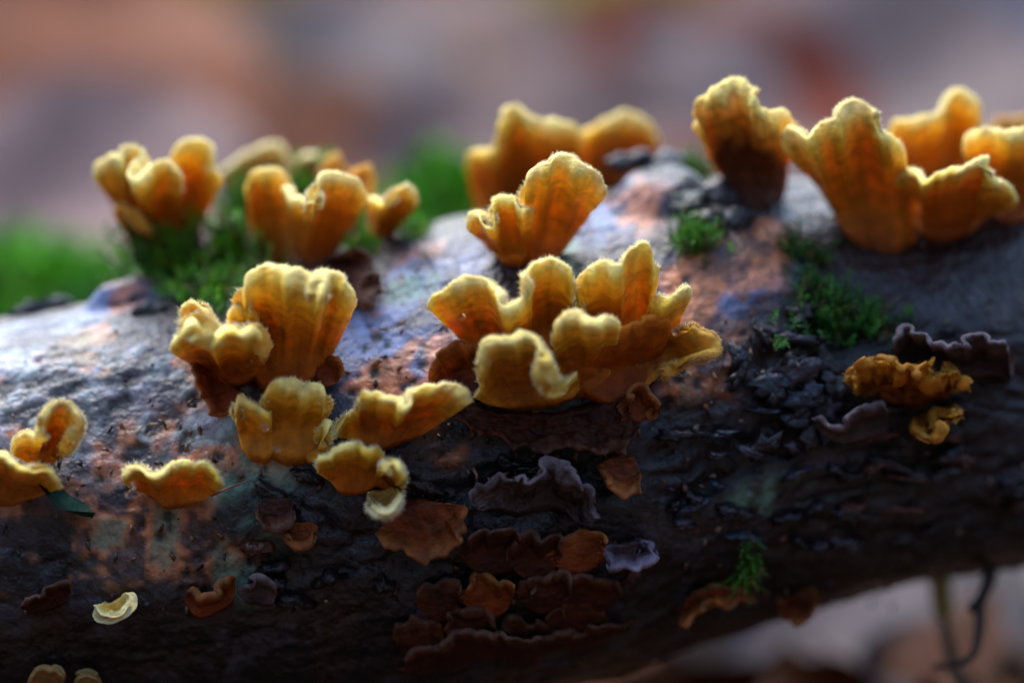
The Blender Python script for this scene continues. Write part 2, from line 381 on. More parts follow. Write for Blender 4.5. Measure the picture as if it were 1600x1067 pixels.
PV = np.array([0, .25, .45, .6, .72, .82, .9, .96, 1.0])
PH = np.array([0, .30, .50, .62, .715, .79, .87, .945, 1.0])     # progress from foot to rim in the rim's direction
PO = np.array([0, .06, .20, .40, .64, .86, .97, 1.0, .955])      # progress outwards, away from the log
def lobe(parent, rim, base, style='fresh', flare=.13, back=0.0, th=.0135, wave=1.15, curl=.97, fuzz=1.0, seed=0, sink=.03, rough=1.0):
    r = np.random.default_rng(1000 + seed); st = STY[style]
    if STY[style]['mat'] == 'old': th, curl = .011, min(curl, .45)
    else: flare = flare * 1.3
    rim = np.array([(tuple(q) + (0,))[:3] for q in rim], float); base = np.array([q[:2] for q in base], float)
    L = np.linalg.norm(np.diff(rim[:, :2], axis=0), axis=1).sum()
    old = st['mat'] == 'old'
    nu = int(np.clip(L / 3.2, 26, 190)); ru = spline(rim, nu); bu = spline(base, nu)
    else_amp = 2.6 * np.clip(np.minimum(np.arange(nu), nu - 1 - np.arange(nu)) / 6, 0, 1)[:, None]
    if not old: ru[:, :2] += else_amp * np.stack([vnoise(np.stack([ru[:, 0] / 11, ru[:, 1] / 11, 0 * ru[:, 0] + q], -1)) for q in (3, 9)], -1)
    if old: ru[:, :2] += 7.5 * np.stack([vnoise(np.stack([ru[:, 0] / 13, ru[:, 1] / 13, 0 * ru[:, 0] + q], -1)) for q in (1, 7)], -1)
    u = np.linspace(0, 1, nu)
    bl = np.linalg.norm(bu[-1] - bu[0]); bu = bu - (ru[:, :2].mean(0) - bu.mean(0)) * (-1) * (.16 * np.abs(2 * u - 1) ** 3)[:, None]
    bu = bu + .05 * bl * np.stack([fbm(np.stack([u * 5, 0 * u + seed, 0 * u + q], -1), 3) for q in (2, 6)], -1)
    zb = log_depth(bu[:, 0], bu[:, 1]); zb = zb * .35 + .65 * zb.mean() + sink + back
    k = max(5, nu // 3) | 1; pad = np.pad(ru[:, 1], k // 2, mode='edge'); ysm = np.convolve(pad, np.ones(k) / k, 'valid')
    wv = (ru[:, 1] - ysm) * .0011 * wave
    ph = r.uniform(0, 6.3, 3)
    ripple = .007 * np.sin(u * L / 38 + ph[0]) + .0045 * np.sin(u * L / 15 + ph[1])
    ln_ = np.hypot(ru[:, 0] - bu[:, 0], ru[:, 1] - bu[:, 1]); lref = np.percentile(ln_, 80)
    flare = flare * (.35 + .65 * sstep(.15, .8, ln_ / lref))
    zr = zb - sink - flare * (1 - .25 * np.abs(2 * u - 1) ** 2.5) - np.clip(wv, -.06, .08) - ripple * wave * .7
    if rim.shape[1] > 2: zr = zr - ru[:, 2] * .0011
    nv = 26; v = np.linspace(0, 1, nv) ** .85
    h = np.interp(v, PV, PH) * curl + v * (1 - curl); o = np.interp(v, PV, PO) * curl + (v ** 1.5) * (1 - curl)
    ker = np.array([.25, .5, .25])
    for _ in range(2):
        h[1:-1] = np.convolve(h, ker, 'valid'); o[1:-1] = np.convolve(o, ker, 'valid')
    H, O = h[None], o[None]
    px = bu[:, :1] * (1 - H) + ru[:, :1] * H; py = bu[:, 1:2] * (1 - H) + ru[:, 1:2] * H
    dz = zb[:, None] * (1 - O) + zr[:, None] * O
    if back == 0:                                                  # the flesh lies on the bark, only the foot is sunk into it
        top_ = _sm((px - 800) * K * 4.4, TOP); ok = sstep(12, 40, py - top_)
        lim = log_depth(px, py) + .025 - .055 * sstep(0, .16, v)[None]
        dz = np.where(ok > 0, np.minimum(dz, lim * ok + dz * (1 - ok)), dz)
    S = P(px, py, dz)
    Tu = np.gradient(S, axis=0); Tv = np.gradient(S, axis=1); N = np.cross(Tu, Tv)
    N /= np.linalg.norm(N, axis=-1, keepdims=True) + 1e-12
    if (N.mean((0, 1)) @ FWD) > 0: N = -N
    for _ in range(3):                                             # calm the folds
        Np = np.pad(N, ((1, 1), (1, 1), (0, 0)), mode='edge')
        N = (Np[:-2, 1:-1] + Np[2:, 1:-1] + Np[1:-1, :-2] + Np[1:-1, 2:] + 2 * N); N /= np.linalg.norm(N, axis=-1, keepdims=True) + 1e-12
    bump = fbm(S * 22, 2) * .0045 + fbm(S * 70 + 4, 2) * .0016 * rough + (.0003 if old else .0008 * min(1, L / 350) ** 2) * np.sin(v[None] * 34 + 3 * fbm(S * 12, 2))
    S = S + N * (bump * rough * np.clip(v * 3, 0, 1)[None])[..., None]
    tt = th * np.interp(v, [0, .5, .9, 1], [1.6, 1.0, 1.05, 1.15]); taper = np.clip(np.minimum(u, 1 - u) * 14, .25, 1) * (.85 + .8 * vnoise(np.stack([u * L / 26, 0 * u + seed, 0 * u], -1)) * .5)
    T = S - N * (tt[None] * taper[:, None])[..., None]
    mid_ = (S[:, -1] + T[:, -1]) / 2; half = (S[:, -1] - T[:, -1]) / 2
    out = S[:, -1] - S[:, -3]; out /= np.linalg.norm(out, axis=1, keepdims=True) + 1e-12
    hl = np.linalg.norm(half, axis=1, keepdims=True)
    lips = [mid_ + half * math.cos(a) + out * hl * math.sin(a) * 1.1 for a in np.linspace(0, math.pi, 8)[1:-1]]
    sec = np.concatenate([S, np.stack(lips, 1), T[:, ::-1]], 1); ns = sec.shape[1]
    vs = np.r_[v, np.ones(6), v[::-1]]
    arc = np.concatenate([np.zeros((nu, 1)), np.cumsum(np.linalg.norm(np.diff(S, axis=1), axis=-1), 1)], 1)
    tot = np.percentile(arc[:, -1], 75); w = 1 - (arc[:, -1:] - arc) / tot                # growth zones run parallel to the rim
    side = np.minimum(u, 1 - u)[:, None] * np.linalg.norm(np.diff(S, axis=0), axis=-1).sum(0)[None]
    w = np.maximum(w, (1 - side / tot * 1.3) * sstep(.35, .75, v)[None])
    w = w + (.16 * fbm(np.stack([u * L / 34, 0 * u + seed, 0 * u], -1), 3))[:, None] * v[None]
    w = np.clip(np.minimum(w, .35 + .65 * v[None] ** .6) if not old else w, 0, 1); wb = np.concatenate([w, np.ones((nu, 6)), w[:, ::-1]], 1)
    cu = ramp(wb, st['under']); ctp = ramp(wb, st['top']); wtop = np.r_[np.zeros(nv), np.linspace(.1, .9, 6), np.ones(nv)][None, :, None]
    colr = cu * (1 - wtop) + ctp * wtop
    streak = fbm(np.stack([np.tile((u * L / 9)[:, None], (1, ns)), np.tile(vs[None] * 2.2, (nu, 1)), np.full((nu, ns), seed * 3.1)], -1), 3)
    colr = colr * (1 + .30 * streak + .26 * fbm(sec * 14 + seed, 3) + .05 * fbm(sec * 60, 2))[..., None]
    V = sec.reshape(-1, 3); F = grid_faces(nu, ns, True).tolist()
    for e in (0, nu - 1):
        q = [e * ns + j for j in range(ns)]
        for j in range(ns // 2 - 1):
            F.append([q[j], q[j + 1], q[ns - 2 - j], q[ns - 1 - j]])
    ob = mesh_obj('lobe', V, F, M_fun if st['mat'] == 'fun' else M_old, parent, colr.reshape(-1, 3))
    bm = bmesh.new(); bm.from_mesh(ob.data); bmesh.ops.recalc_face_normals(bm, faces=bm.faces); bm.to_mesh(ob.data); bm.free()
    if st['fuzz'] and fuzz > 0:
        n = int(L * 12 * fuzz); iu = r.integers(1, nu - 1, n); kk = np.clip(r.beta(3.2, 1.0, n), 0, 1)
        jt = (kk * (nv - 1)).astype(int); fu = r.random(n)[:, None]
        lip = r.random(n) < .38
        pos = T[iu, jt] * (1 - fu) + T[np.minimum(iu + 1, nu - 1), jt] * fu
        li = r.integers(3, 6, n); lp = np.stack(lips, 1)
        pl = lp[iu, li] * (1 - fu) + lp[np.minimum(iu + 1, nu - 1), li] * fu
        nn = -N[iu, jt]; nl = pl - mid_[iu]; nl /= np.linalg.norm(nl, axis=1, keepdims=True) + 1e-12
        pos = np.where(lip[:, None], pl, pos); dr = np.where(lip[:, None], nl, nn)
        dr = dr + out[iu] * .35 + r.normal(0, .38, (n, 3)) + np.array([0, 0, .25]); dr /= np.linalg.norm(dr, axis=1, keepdims=True)
        ln = r.uniform(.003, .0075, n)[:, None] * np.where(lip, .8, 1.0)[:, None]; w = r.uniform(.0004, .0007, n)[:, None]
        a = np.cross(dr, np.array([.31, .2, .93])); a /= np.linalg.norm(a, axis=1, keepdims=True); b2 = np.cross(dr, a)
        bend = r.normal(0, .25, (n, 3)) * ln
        root = pos - dr * .002
        ring0 = [root + (a * math.cos(q) + b2 * math.sin(q)) * w for q in (0, 2.094, 4.189)]
        ring1 = [pos + dr * ln * .55 + bend * .3 + (a * math.cos(q) + b2 * math.sin(q)) * w * .75 for q in (0, 2.094, 4.189)]
        tip = pos + dr * ln + bend
        HV = np.stack(ring0 + ring1 + [tip], 1); i0 = np.arange(n)[:, None] * 7
        tri = np.array([[0,1,4],[0,4,3],[1,2,5],[1,5,4],[2,0,3],[2,3,5],[3,4,6],[4,5,6],[5,3,6]])
        HF = (i0[:, None] + tri[None]).reshape(-1, 3)
        hc = np.repeat(np.array(st['fuzz'])[None] * r.uniform(.8, 1.1, (n, 1)), 7, 0)
        fz = mesh_obj('fuzz', HV.reshape(-1, 3), HF, M_fuzz, None, hc); fz['kind'] = 'stuff'
        fz.parent = ob; fz.matrix_parent_inverse = Matrix.Identity(4)
    return ob

def Z(x0, y0, s, pts): return [(x0 + s * q[0], y0 + s * q[1]) + tuple(q[2:]) for q in pts]
z1 = lambda *p: Z(100, 180, .253, p)
z2 = lambda *p: Z(340, 200, .253, p)
z3 = lambda *p: Z(700, 140, .281, p)
z4 = lambda *p: Z(1060, 100, .3375, p)
z5 = lambda *p: Z(240, 400, .25, p)
z6 = lambda *p: Z(640, 370, .328, p)
z7 = lambda *p: Z(340, 580, .281, p)
z8 = lambda *p: Z(0, 600, .281, p)
z9 = lambda *p: Z(1100, 400, .337, p)
z10 = lambda *p: Z(0, 780, .3375, p)
z11 = lambda *p: Z(540, 700, .35, p)
z12 = lambda *p: Z(1040, 700, .35, p)
lr = random.Random(21); OLD_LAYERS = []
for row, (y0, xs, sl) in enumerate([(770, (330, 560, 800, 1040), -.03), (600, (420, 640, 880, 1090), -.03), (420, (650, 850, 1030), .06)]):
    for x0 in xs:                                        # overlapping shells, upper ones behind
        wd = lr.uniform(105, 150); y = y0 + sl * (x0 - 800) + lr.uniform(-30, 30); hh = lr.uniform(120, 190)
        OLD_LAYERS.append(dict(rim=z11((x0 - wd, y + 60), (x0 - wd * .75, y + lr.uniform(-10, 20)), (x0 - wd * .3, y - lr.uniform(0, 40)), (x0 + wd * .2, y + lr.uniform(-30, 10)), (x0 + wd * .7, y - lr.uniform(-10, 30)), (x0 + wd, y + 50)),
            base=z11((x0 - wd * .6, y + hh), (x0, y + hh + 30), (x0 + wd * .6, y + hh)), style=lr.choice(['brown', 'brown', 'brown', 'rust']), flare=lr.uniform(.06, .10), wave=1.6))
OLD_LAYERS.reverse()
FUNGI = [
 ('yellow bracket fungus with two wavy cups growing out of the moss tuft', [
   dict(rim=z1((660,300),(668,215),(740,172),(830,155),(900,190),(922,250),(935,330),(985,400)), base=z1((600,860),(830,800)), flare=.10),
   dict(rim=z1((185,395),(205,325),(280,268),(345,275),(358,222),(415,204),(468,240),(460,300),(400,345,30),(395,385,40),(440,408,50),(490,375,45),(540,315,40),(630,295,40),(700,330,40),(742,400,30)), base=z1((430,790),(540,860),(680,840)), flare=.13),
   dict(rim=z1((305,610),(335,560),(400,575),(450,640),(530,720)), base=z1((430,860),(600,880)), style='gold', flare=.09)]),
 ('pale blurred bracket fungus peeking out behind the two cupped one', [
   dict(rim=z1((950,360),(1030,290),(1150,230),(1260,180),(1350,205),(1400,300)), base=z1((1000,600),(1180,590)), back=.30, style='pale', fuzz=.3)]),
 ('cream blurred bracket fungus hidden behind the many lobed one', [
   dict(rim=z2((450,260),(500,180),(580,150),(650,180),(690,260)), base=z2((500,480),(650,480)), back=.30, style='pale', fuzz=.3)]),
 ('many lobed golden bracket fungus above a dark red flap beside the moss', [
   dict(rim=z2((655,240),(668,200),(715,180),(770,195),(790,270)), base=z2((660,620),(740,620)), flare=.06, back=.08, style='gold', fuzz=.5),
   dict(rim=z2((800,290),(860,245),(940,252),(960,320),(915,390)), base=z2((760,640),(860,640)), flare=.08, back=.05, style='gold', fuzz=.5),
   dict(rim=z2((168,360),(200,285),(280,262),(380,266),(454,312)), base=z2((220,760),(330,840),(500,850)), style='tawny', flare=.10),
   dict(rim=z2((390,372),(420,372),(432,440),(480,442),(530,440),(590,480),(600,420),(622,340),(670,292),(780,290),(870,340),(905,400),(928,450)), base=z2((470,830),(600,870),(730,840)), flare=.14),
   dict(rim=z2((915,430),(990,450),(1050,470),(1090,400),(1150,358),(1220,390),(1238,480)), base=z2((920,720),(1080,720)), flare=.09)]),
 ('smooth rounded yellow bracket fungus on bare blue grey bark', [
   dict(rim=z3((105,775),(112,712),(160,700),(195,745),(240,770),(250,700),(245,640),(290,600),(350,600),(390,650),(420,680),(480,668)), base=z3((270,980),(440,1020)), style='tawny', flare=.11),
   dict(rim=z3((430,560),(440,480),(500,420),(580,410),(630,375),(700,400),(760,450),(840,480),(882,570),(870,600)), base=z3((380,1010),(520,1030),(640,970)), flare=.12)]),
 ('large soft blurred yellow bracket fungus behind the log crest', [
   dict(rim=z3((100,420),(130,350),(220,350),(275,300),(280,200),(330,120),(390,95),(440,140),(480,170),(600,180),(700,210),(760,260)), base=z3((170,760),(450,760),(700,720)), back=.24, flare=.14, fuzz=.4),
   dict(rim=z3((700,260),(800,215),(880,180),(980,140),(1080,160),(1150,230),(1180,310)), base=z3((700,640),(990,560)), back=.24, flare=.10, fuzz=.4)]),
 ('knobbly tall yellow bracket fungus with a dark brown foot', [
   dict(rim=z4((85,330),(70,220),(110,160),(200,110),(260,75),(320,100),(350,170),(400,222),(450,222),(520,230),(554,285)), base=z4((240,640),(380,700),(510,680)), flare=.13, style='foot', rough=2.6)]),
 ('broad bracket fungus with a pointed crest and a curled tongue at its side', [
   dict(rim=z4((970,320),(1000,270),(1090,265),(1150,250),(1220,230),(1260,160),(1320,140),(1390,190),(1405,260),(1400,290)), base=z4((1080,680),(1330,640)), back=.05, flare=.08),
   dict(rim=z4((484,400),(486,340),(530,312),(600,350),(650,292),(720,262),(770,198),(830,180),(890,222),(930,302),(1000,340),(1047,385)), base=z4((740,760),(850,890),(980,930),(1130,920)), flare=.13),
   dict(rim=z4((1000,540),(1030,502),(1100,512),(1140,545),(1200,512),(1300,480),(1370,455),(1440,442),(1432,485),(1480,540),(1540,590),(1565,640),(1545,675)), base=z4((1050,760),(1180,860),(1320,820),(1390,740)), flare=.15)]),
 ('broad yellow bracket fungus standing just beyond the curled tongue', [
   dict(rim=z4((1450,310),(1480,265),(1600,260),(1680,270),(1760,300)), base=z4((1480,480),(1700,480)), flare=.06, back=.06, fuzz=.5, style='gold'),
   dict(rim=z4((1315,410),(1330,350),(1400,312),(1500,322),(1600,310),(1700,330),(1780,400)), base=z4((1440,680),(1520,770),(1720,760)), flare=.13)]),
 ('tall flared yellow bracket fungus with a wide overhanging lip on the side', [
   dict(rim=z5((165,380),(190,310),(240,286),(280,320),(340,350),(380,400),(385,450)), base=z5((280,560),(380,570)), style='tawny', flare=.09),
   dict(rim=z5((500,480),(468,400),(480,340),(540,315),(600,330),(660,370)), base=z5((560,820),(700,820)), flare=.12),
   dict(rim=z5((570,290),(556,225),(566,165),(620,110),(700,85),(770,100),(830,130),(900,120),(970,145),(1012,172),(1045,205,20),(1080,205,20),(1105,152),(1150,140),(1205,190),(1262,262),(1274,310)), base=z5((600,900),(800,950),(1060,850)), flare=.15, th=.024),
   dict(rim=z5((1070,640),(1140,655),(1158,720),(1120,800)), base=z5((980,720),(1000,840)), style='rust', flare=.05),
   dict(rim=z5((240,680),(285,780),(292,860),(370,940),(480,985)), base=z5((480,760),(640,900)), style='rust', flare=.06),
   dict(rim=z5((98,595),(145,515),(210,440),(290,430),(325,500,-20),(350,545,-20),(380,520),(430,478),(500,472),(570,488),(640,478),(676,512),(655,560)), base=z5((300,760),(480,860),(660,820)), flare=.20, th=.026)]),
 ('big rosette of folded golden bracket fungus with furry rims', [
   dict(rim=z6((80,338),(108,292),(170,260),(240,212),(330,200),(380,230),(408,272),(430,332),(480,332),(530,300),(582,252),(560,192),(592,148),(650,120),(720,132),(762,172),(784,240)), base=z6((330,640),(520,720),(740,640)), flare=.13),
   dict(rim=z6((810,300),(795,255),(800,205),(850,160),(920,130),(1000,140),(1040,90),(1080,45),(1130,36),(1160,70),(1166,120),(1197,152)), base=z6((880,700),(1000,720),(1100,680)), flare=.11),
   dict(rim=z6((1150,290),(1175,284),(1220,296),(1270,282),(1300,254),(1338,262),(1341,290)), base=z6((1020,720),(1170,700)), flare=.10),
   dict(rim=z6((1240,450),(1300,452),(1380,475),(1436,516),(1400,546),(1330,572),(1285,612),(1200,650)), base=z6((1060,560),(1080,740)), flare=.07, style='gold', curl=.35, wave=.2),
   dict(rim=z6((840,520),(950,460),(1060,430),(1180,400),(1255,430)), base=z6((800,810),(960,850),(1130,770)), flare=.08, style='body', curl=.4),
   dict(rim=z6((676,490),(690,430),(715,400),(780,368),(830,390),(870,402),(950,390),(1004,412),(1004,438)), base=z6((740,800),(860,810),(950,760)), flare=.16),
   dict(rim=z6((300,765),(340,730),(332,660),(340,560),(352,510),(410,488),(480,492),(540,458),(592,478),(622,525,15),(640,600,40),(652,680,70),(690,724,90),(740,700,90),(797,645,70)), base=z6((430,850),(620,850),(840,780)), style='tawny', flare=.15, wave=.5)]),
 ('small ruffled yellow bracket fungus with dewdrops, below the tall flared one', [
   dict(rim=z7((96,275),(90,210),(110,155),(180,168),(230,200),(300,240)), base=z7((150,500),(220,540),(320,550)), style='tawny', flare=.08),
   dict(rim=z7((590,262),(610,300),(612,350),(590,400),(635,430)), base=z7((420,480),(520,540)), style='tawny', flare=.06, fuzz=.5),
   dict(rim=z7((248,170),(255,110),(300,72),(380,58),(450,78),(480,108),(540,88),(592,120),(598,180)), base=z7((250,545),(420,560),(570,520)), style='tawny', flare=.09)]),
 ('wide shelf shaped yellow bracket fungus with a scalloped furry edge', [
   dict(rim=z7((650,370),(715,245),(790,195),(800,130),(850,142),(890,126),(930,152),(1000,152),(1050,200,15),(1090,135),(1130,102),(1220,96),(1290,80),(1360,110),(1416,172)), base=z7((700,420),(860,470),(1060,430)), flare=.12)]),
 ('little yellow bracket fungus with a drooping curled lobe and wet edges', [
   dict(rim=z7((553,568),(558,500),(615,478),(670,425),(740,400),(800,420),(840,450),(900,440),(940,490)), base=z7((650,660),(740,730),(880,690)), flare=.11),
   dict(rim=z7((890,530),(930,545,20),(960,520),(990,503),(1028,550),(1042,590),(1000,625)), base=z7((840,660),(930,670)), flare=.13),
   dict(rim=z7((830,670),(860,740),(890,785),(940,796),(1000,757),(1030,700),(1000,650)), base=z7((850,650),(960,630)), flare=.13, style='pale')]),
 ('hairy bracket fungus raised like an ear above a small teal leaf', [
   dict(rim=z8((68,395),(100,320),(160,300),(230,300),(242,250),(270,170),(330,120),(385,140),(440,210),(430,262),(400,310),(340,372)), base=z8((160,480),(290,480)), flare=.13, curl=.5),
   dict(rim=z8((-160,500),(-60,420),(20,385),(70,430),(130,472),(200,480),(260,480),(312,520),(344,580)), base=z8((-120,680),(60,690),(180,660)), flare=.15, style='tawny')]),
 ('small lone yellow bracket fungus on pitted pale bark', [
   dict(rim=z8((690,565),(684,512),(740,465),(800,480),(835,510),(900,500),(950,450),(1020,434),(1090,450),(1140,436),(1200,490),(1242,572)), base=z8((820,650),(950,715),(1100,690)), flare=.10)]),
 ('gnarled shrunken orange bracket fungus under a curled bark strip', [
   dict(rim=z9((700,640),(694,555),(720,515),(800,484),(900,508),(1000,516),(1045,478),(1052,540),(1150,540),(1216,562),(1200,620)), base=z9((820,690),(960,720),(1100,690)), style='amber', flare=.10, rough=5, fuzz=.1),
   dict(rim=z9((955,785),(1000,842),(1060,856),(1102,810),(1085,752),(1150,752),(1196,730),(1160,698)), base=z9((990,720),(1100,700)), style='amber', flare=.10, rough=3, fuzz=.1, th=.012)]),
 ('tiny pale yellow fungus alone on dark lower bark', [
   dict(rim=z10((435,488),(470,540),(520,552),(580,530),(608,460),(580,428)), base=z10((490,480),(550,450)), style='pale', flare=.07, fuzz=0)]),
 ('pale yellow fungus at the lower edge of the log', [
   dict(rim=z10((130,850),(170,790),(230,778),(285,812),(295,860)), base=z10((160,920),(270,920)), style='dull', flare=.07)]),
 ('tiny greenish fungus button beside the lowest pale fungus', [
   dict(rim=z10((345,850),(390,820),(440,824),(470,850)), base=z10((370,890),(450,890)), style='dull', flare=.05)]),
 # old brackets
 ('old rust orange bracket fungus hanging like a shell below the shelf', [
   dict(rim=z11((140,380),(200,432),(300,476),(400,470),(490,400),(522,320),(520,245)), base=z11((220,250),(300,205),(420,220)), style='rust', flare=.09)]),
 ('grey crusty dead bracket fungus, ridged like bark', [
   dict(rim=z11((560,262),(600,192),(680,150),(770,150),(860,120),(920,66),(990,90),(1060,180),(1102,280),(1090,350)), base=z11((600,300),(760,310),(940,290),(1000,330)), style='crust', flare=.10, rough=3)]),
 ('broad dark brown old bracket fungus spread low on the log', OLD_LAYERS),
 ('thin reddish old bracket shelf along the underside of the log', [
   dict(rim=z11((220,985),(400,900),(560,840),(700,850),(900,860),(1100,820),(1280,790)), base=z11((250,1010),(600,970),(900,920),(1280,850)), style='brown', flare=.12)]),
 ('small dead bracket fungus with a lilac grey rim', [
   dict(rim=z11((1145,455),(1200,512),(1270,528),(1340,500),(1368,450),(1335,415)), base=z11((1190,420),(1310,410)), style='lilac', flare=.09)]),
 ('small rusty brown bracket fungus beside the grey crusty one', [
   dict(rim=z11((1140,80),(1160,145),(1220,188),(1290,182),(1335,130)), base=z11((1180,20),(1290,10)), style='rust', flare=.09)]),
 ('dull maroon old bracket below the small ruffled fungus', [
   dict(rim=z7((215,740),(250,830),(320,862),(400,830),(425,750)), base=z7((250,680),(400,680)), style='brown', flare=.07)]),
 ('small round rusty old bracket below the dull maroon one', [
   dict(rim=z7((385,860),(410,930),(470,948),(530,900),(545,850)), base=z7((420,820),(520,820)), style='rust', flare=.06)]),
 ('old brown bracket with a thin orange rim, low on the pitted side', [
   dict(rim=z10((850,475),(880,452),(950,466),(1030,446),(1060,400),(1090,380)), base=z10((860,510),(930,560),(1080,500)), style='rust', flare=.08)]),
 ('grey brown dead bracket beside the one with a thin orange rim', [
   dict(rim=z10((1110,430),(1160,400),(1240,390),(1270,440)), base=z10((1130,490),(1260,510)), style='crust', flare=.07)]),
 ('old crust brown bracket near the pale tiny fungus', [
   dict(rim=z10((95,495),(170,462),(250,412),(320,395),(338,425)), base=z10((150,540),(310,500)), style='brown', flare=.09)]),
 ('reddish scalloped old bracket on the underside near the moss sprig', [
   dict(rim=z12((60,780),(130,740),(200,692),(300,672),(400,692)), base=z12((120,640),(250,620),(390,640)), style='rust', flare=.05)]),
 ('small orange brown bracket hanging from the log underside beyond the moss sprig', [
   dict(rim=z12((480,730),(560,768),(640,742),(695,690)), base=z12((500,660),(690,630)), style='rust', flare=.05)]),
 ('rust red old bracket tucked beside the wing of the rosette', [
   dict(rim=z6((95,720),(120,600),(180,530),(270,530),(340,570)), base=z6((180,800),(380,800)), style='rust', flare=.08)]),
 ('wide rusty skirt shaped old bracket under the golden rosette', [
   dict(rim=z6((190,870),(350,935),(500,965),(600,1005),(760,990),(880,1010),(1010,1010),(1070,930)), base=z6((300,760),(560,820),(780,800),(1000,700)), style='brown', flare=.07, rough=3)]),
 ('little rusty knob shaped bracket below the rosette tongue', [
   dict(rim=z6((1020,850),(1080,728),(1150,785),(1168,840),(1110,880)), base=z6((1000,900),(1100,900)), style='rust', flare=.06)]),
 ('dark red flap shaped old bracket under the many lobed fungus', [
   dict(rim=z2((740,780),(920,790),(930,900),(1005,960),(940,1060),(850,1040)), base=z2((480,870),(600,960)), style='brown', flare=.05)]),
 ('curled grey brown bark strip above the gnarled orange one', [
   dict(rim=z9((860,500),(885,430),(905,348),(960,342),(1000,380),(1080,412),(1150,430),(1280,382),(1400,450),(1435,540)), base=z9((880,560),(1100,560),(1250,580),(1420,600)), style='crust', flare=.14, rough=2)]),  # strip of curled bark, built as a bracket lobe
 ('low dead bracket with a violet wavy rim beside the orange one', [
   dict(rim=z9((505,750),(560,788),(640,795),(700,742),(760,710),(870,712)), base=z9((560,870),(700,880),(860,850)), style='crust', flare=.09)]),
]
sd = 0
for lab, lobes in FUNGI:
    bb = np.array([q[:2] for L_ in lobes for q in L_['base']]).mean(0)
    root = thing('bracket_fungus', P(bb[0], bb[1], float(log_depth(bb[0], bb[1]))), lab, 'fungus', 'bracket fungi on the fallen log')
    for L_ in lobes:
        sd += 1; lobe(root, seed=sd, **L_)

# ------------------------------------------------------------------ dew drops
def drop(px, py, d, r, lab):
    me = bpy.data.meshes.new('water_droplet'); bm = bmesh.new(); bmesh.ops.create_icosphere(bm, subdivisions=3, radius=r)
    for v in bm.verts:
        if v.co.y > 0: v.co.y *= .5
        v.co.z *= .92 if v.co.z > 0 else 1.04
    bm.to_mesh(me); bm.free(); me.polygons.foreach_set('use_smooth', np.ones(len(me.polygons), dtype=bool)); me.materials.append(M_drop)
    o = bpy.data.objects.new('water_droplet', me); C.objects.link(o); o.location = P(px, py, d)
    tag(o, lab, 'water drop', 'dewdrops on the fungi')

# ------------------------------------------------------------------ moss
def moss(name, spots, n, size, lab, cols, depth=None, up=.8, seed=0, leaves=16):
    """spots: (px, py, rx, ry, back); shoots with small pointed leaves spread round the stem"""
    r = np.random.default_rng(500 + seed); VV, CC = [], []
    w = np.array([s[2] * s[3] for s in spots], float); w /= w.sum()
    for _ in range(n):
        s = spots[r.choice(len(spots), p=w)]
        a = r.uniform(0, 6.283); q = min(abs(r.normal(0, .62)), 1.7); px = s[0] + s[2] * q * math.cos(a); py = s[1] + s[3] * q * math.sin(a)
        dd = (float(log_depth(px, py)) + s[4] - r.uniform(0, .02)) if depth is None else depth + r.uniform(-.08, .08)
        root = P(px, py, dd) - np.array([0, 0, size * .25])
        dr = np.array([r.normal(0, .45), r.normal(-.25, .4), up]); dr /= np.linalg.norm(dr)
        ln = size * r.uniform(.6, 1.25); a_ = np.cross(dr, [.3, .9, .1]); a_ /= np.linalg.norm(a_); b_ = np.cross(dr, a_)
        cbase = np.array(cols[r.integers(len(cols))] if r.random() > .12 else (.12, .09, .02)) * r.uniform(.5, 1.4)
        for k in range(leaves):
            t = (k + .5) / leaves; an = k * 2.4 + r.uniform(0, .5); rad = a_ * math.cos(an) + b_ * math.sin(an)
            p0 = root + dr * ln * t; d = rad * (1 - .55 * t) + dr * (.45 + .6 * t); d /= np.linalg.norm(d)
            sdv = np.cross(d, dr); sdv /= np.linalg.norm(sdv) + 1e-9
            l2 = size * .42 * (1 - .4 * t) * r.uniform(.7, 1.2); w2 = l2 * .16
            tip = p0 + d * l2 + np.array([0, 0, -l2 * .15]); m_ = p0 + d * l2 * .5
            VV += [p0, m_ + sdv * w2 + dr * w2 * .4, tip, m_ - sdv * w2 + dr * w2 * .4]
            c = cbase * (.75 + .5 * t); CC += [c] * 4
    VV = np.array(VV); F = np.arange(len(VV)).reshape(-1, 4)
    F = np.vstack([F[:, [0, 1, 2]], F[:, [0, 2, 3]]])
    o = mesh_obj(name, VV, F, M_moss, None, np.array(CC)); tag(o, lab, 'moss', None, 'stuff'); return o
G1 = [(.06, .25, .010), (.10, .33, .012), (.035, .16, .010), (.15, .35, .016)]
G2 = [(.025, .12, .014), (.04, .18, .018), (.018, .07, .014)]
moss('moss_tuft', [(300, 420, 95, 50, 0), (240, 400, 45, 40, .02), (360, 380, 40, 40, .02), (330, 460, 50, 30, 0)], 620, .045, 'deep green moss tuft below the two cupped fungus', G1, seed=1)
moss('moss_tuft', [(650, 360, 32, 14, .0), (570, 388, 30, 16, 0)], 120, .035, 'dark green moss fringe beside the many lobed fungus', G1, seed=2)
moss('moss_tuft', [(1088, 372, 36, 24, 0)], 150, .032, 'bright green round moss tuft on blue grey bark', [(.05, .20, .010), (.07, .24, .014)], seed=3)
moss('moss_tuft', [(1310, 495, 75, 38, 0), (1290, 470, 40, 30, 0), (1350, 500, 60, 30, 0)], 330, .034, 'dark green moss patch above the crumbling black bark', G2, seed=4)
moss('moss_tuft', [(1240, 385, 32, 35, 0), (1275, 400, 22, 28, 0), (1270, 440, 30, 25, 0)], 130, .026, 'thin dark moss strip below the knobbly fungus', G2, seed=5)
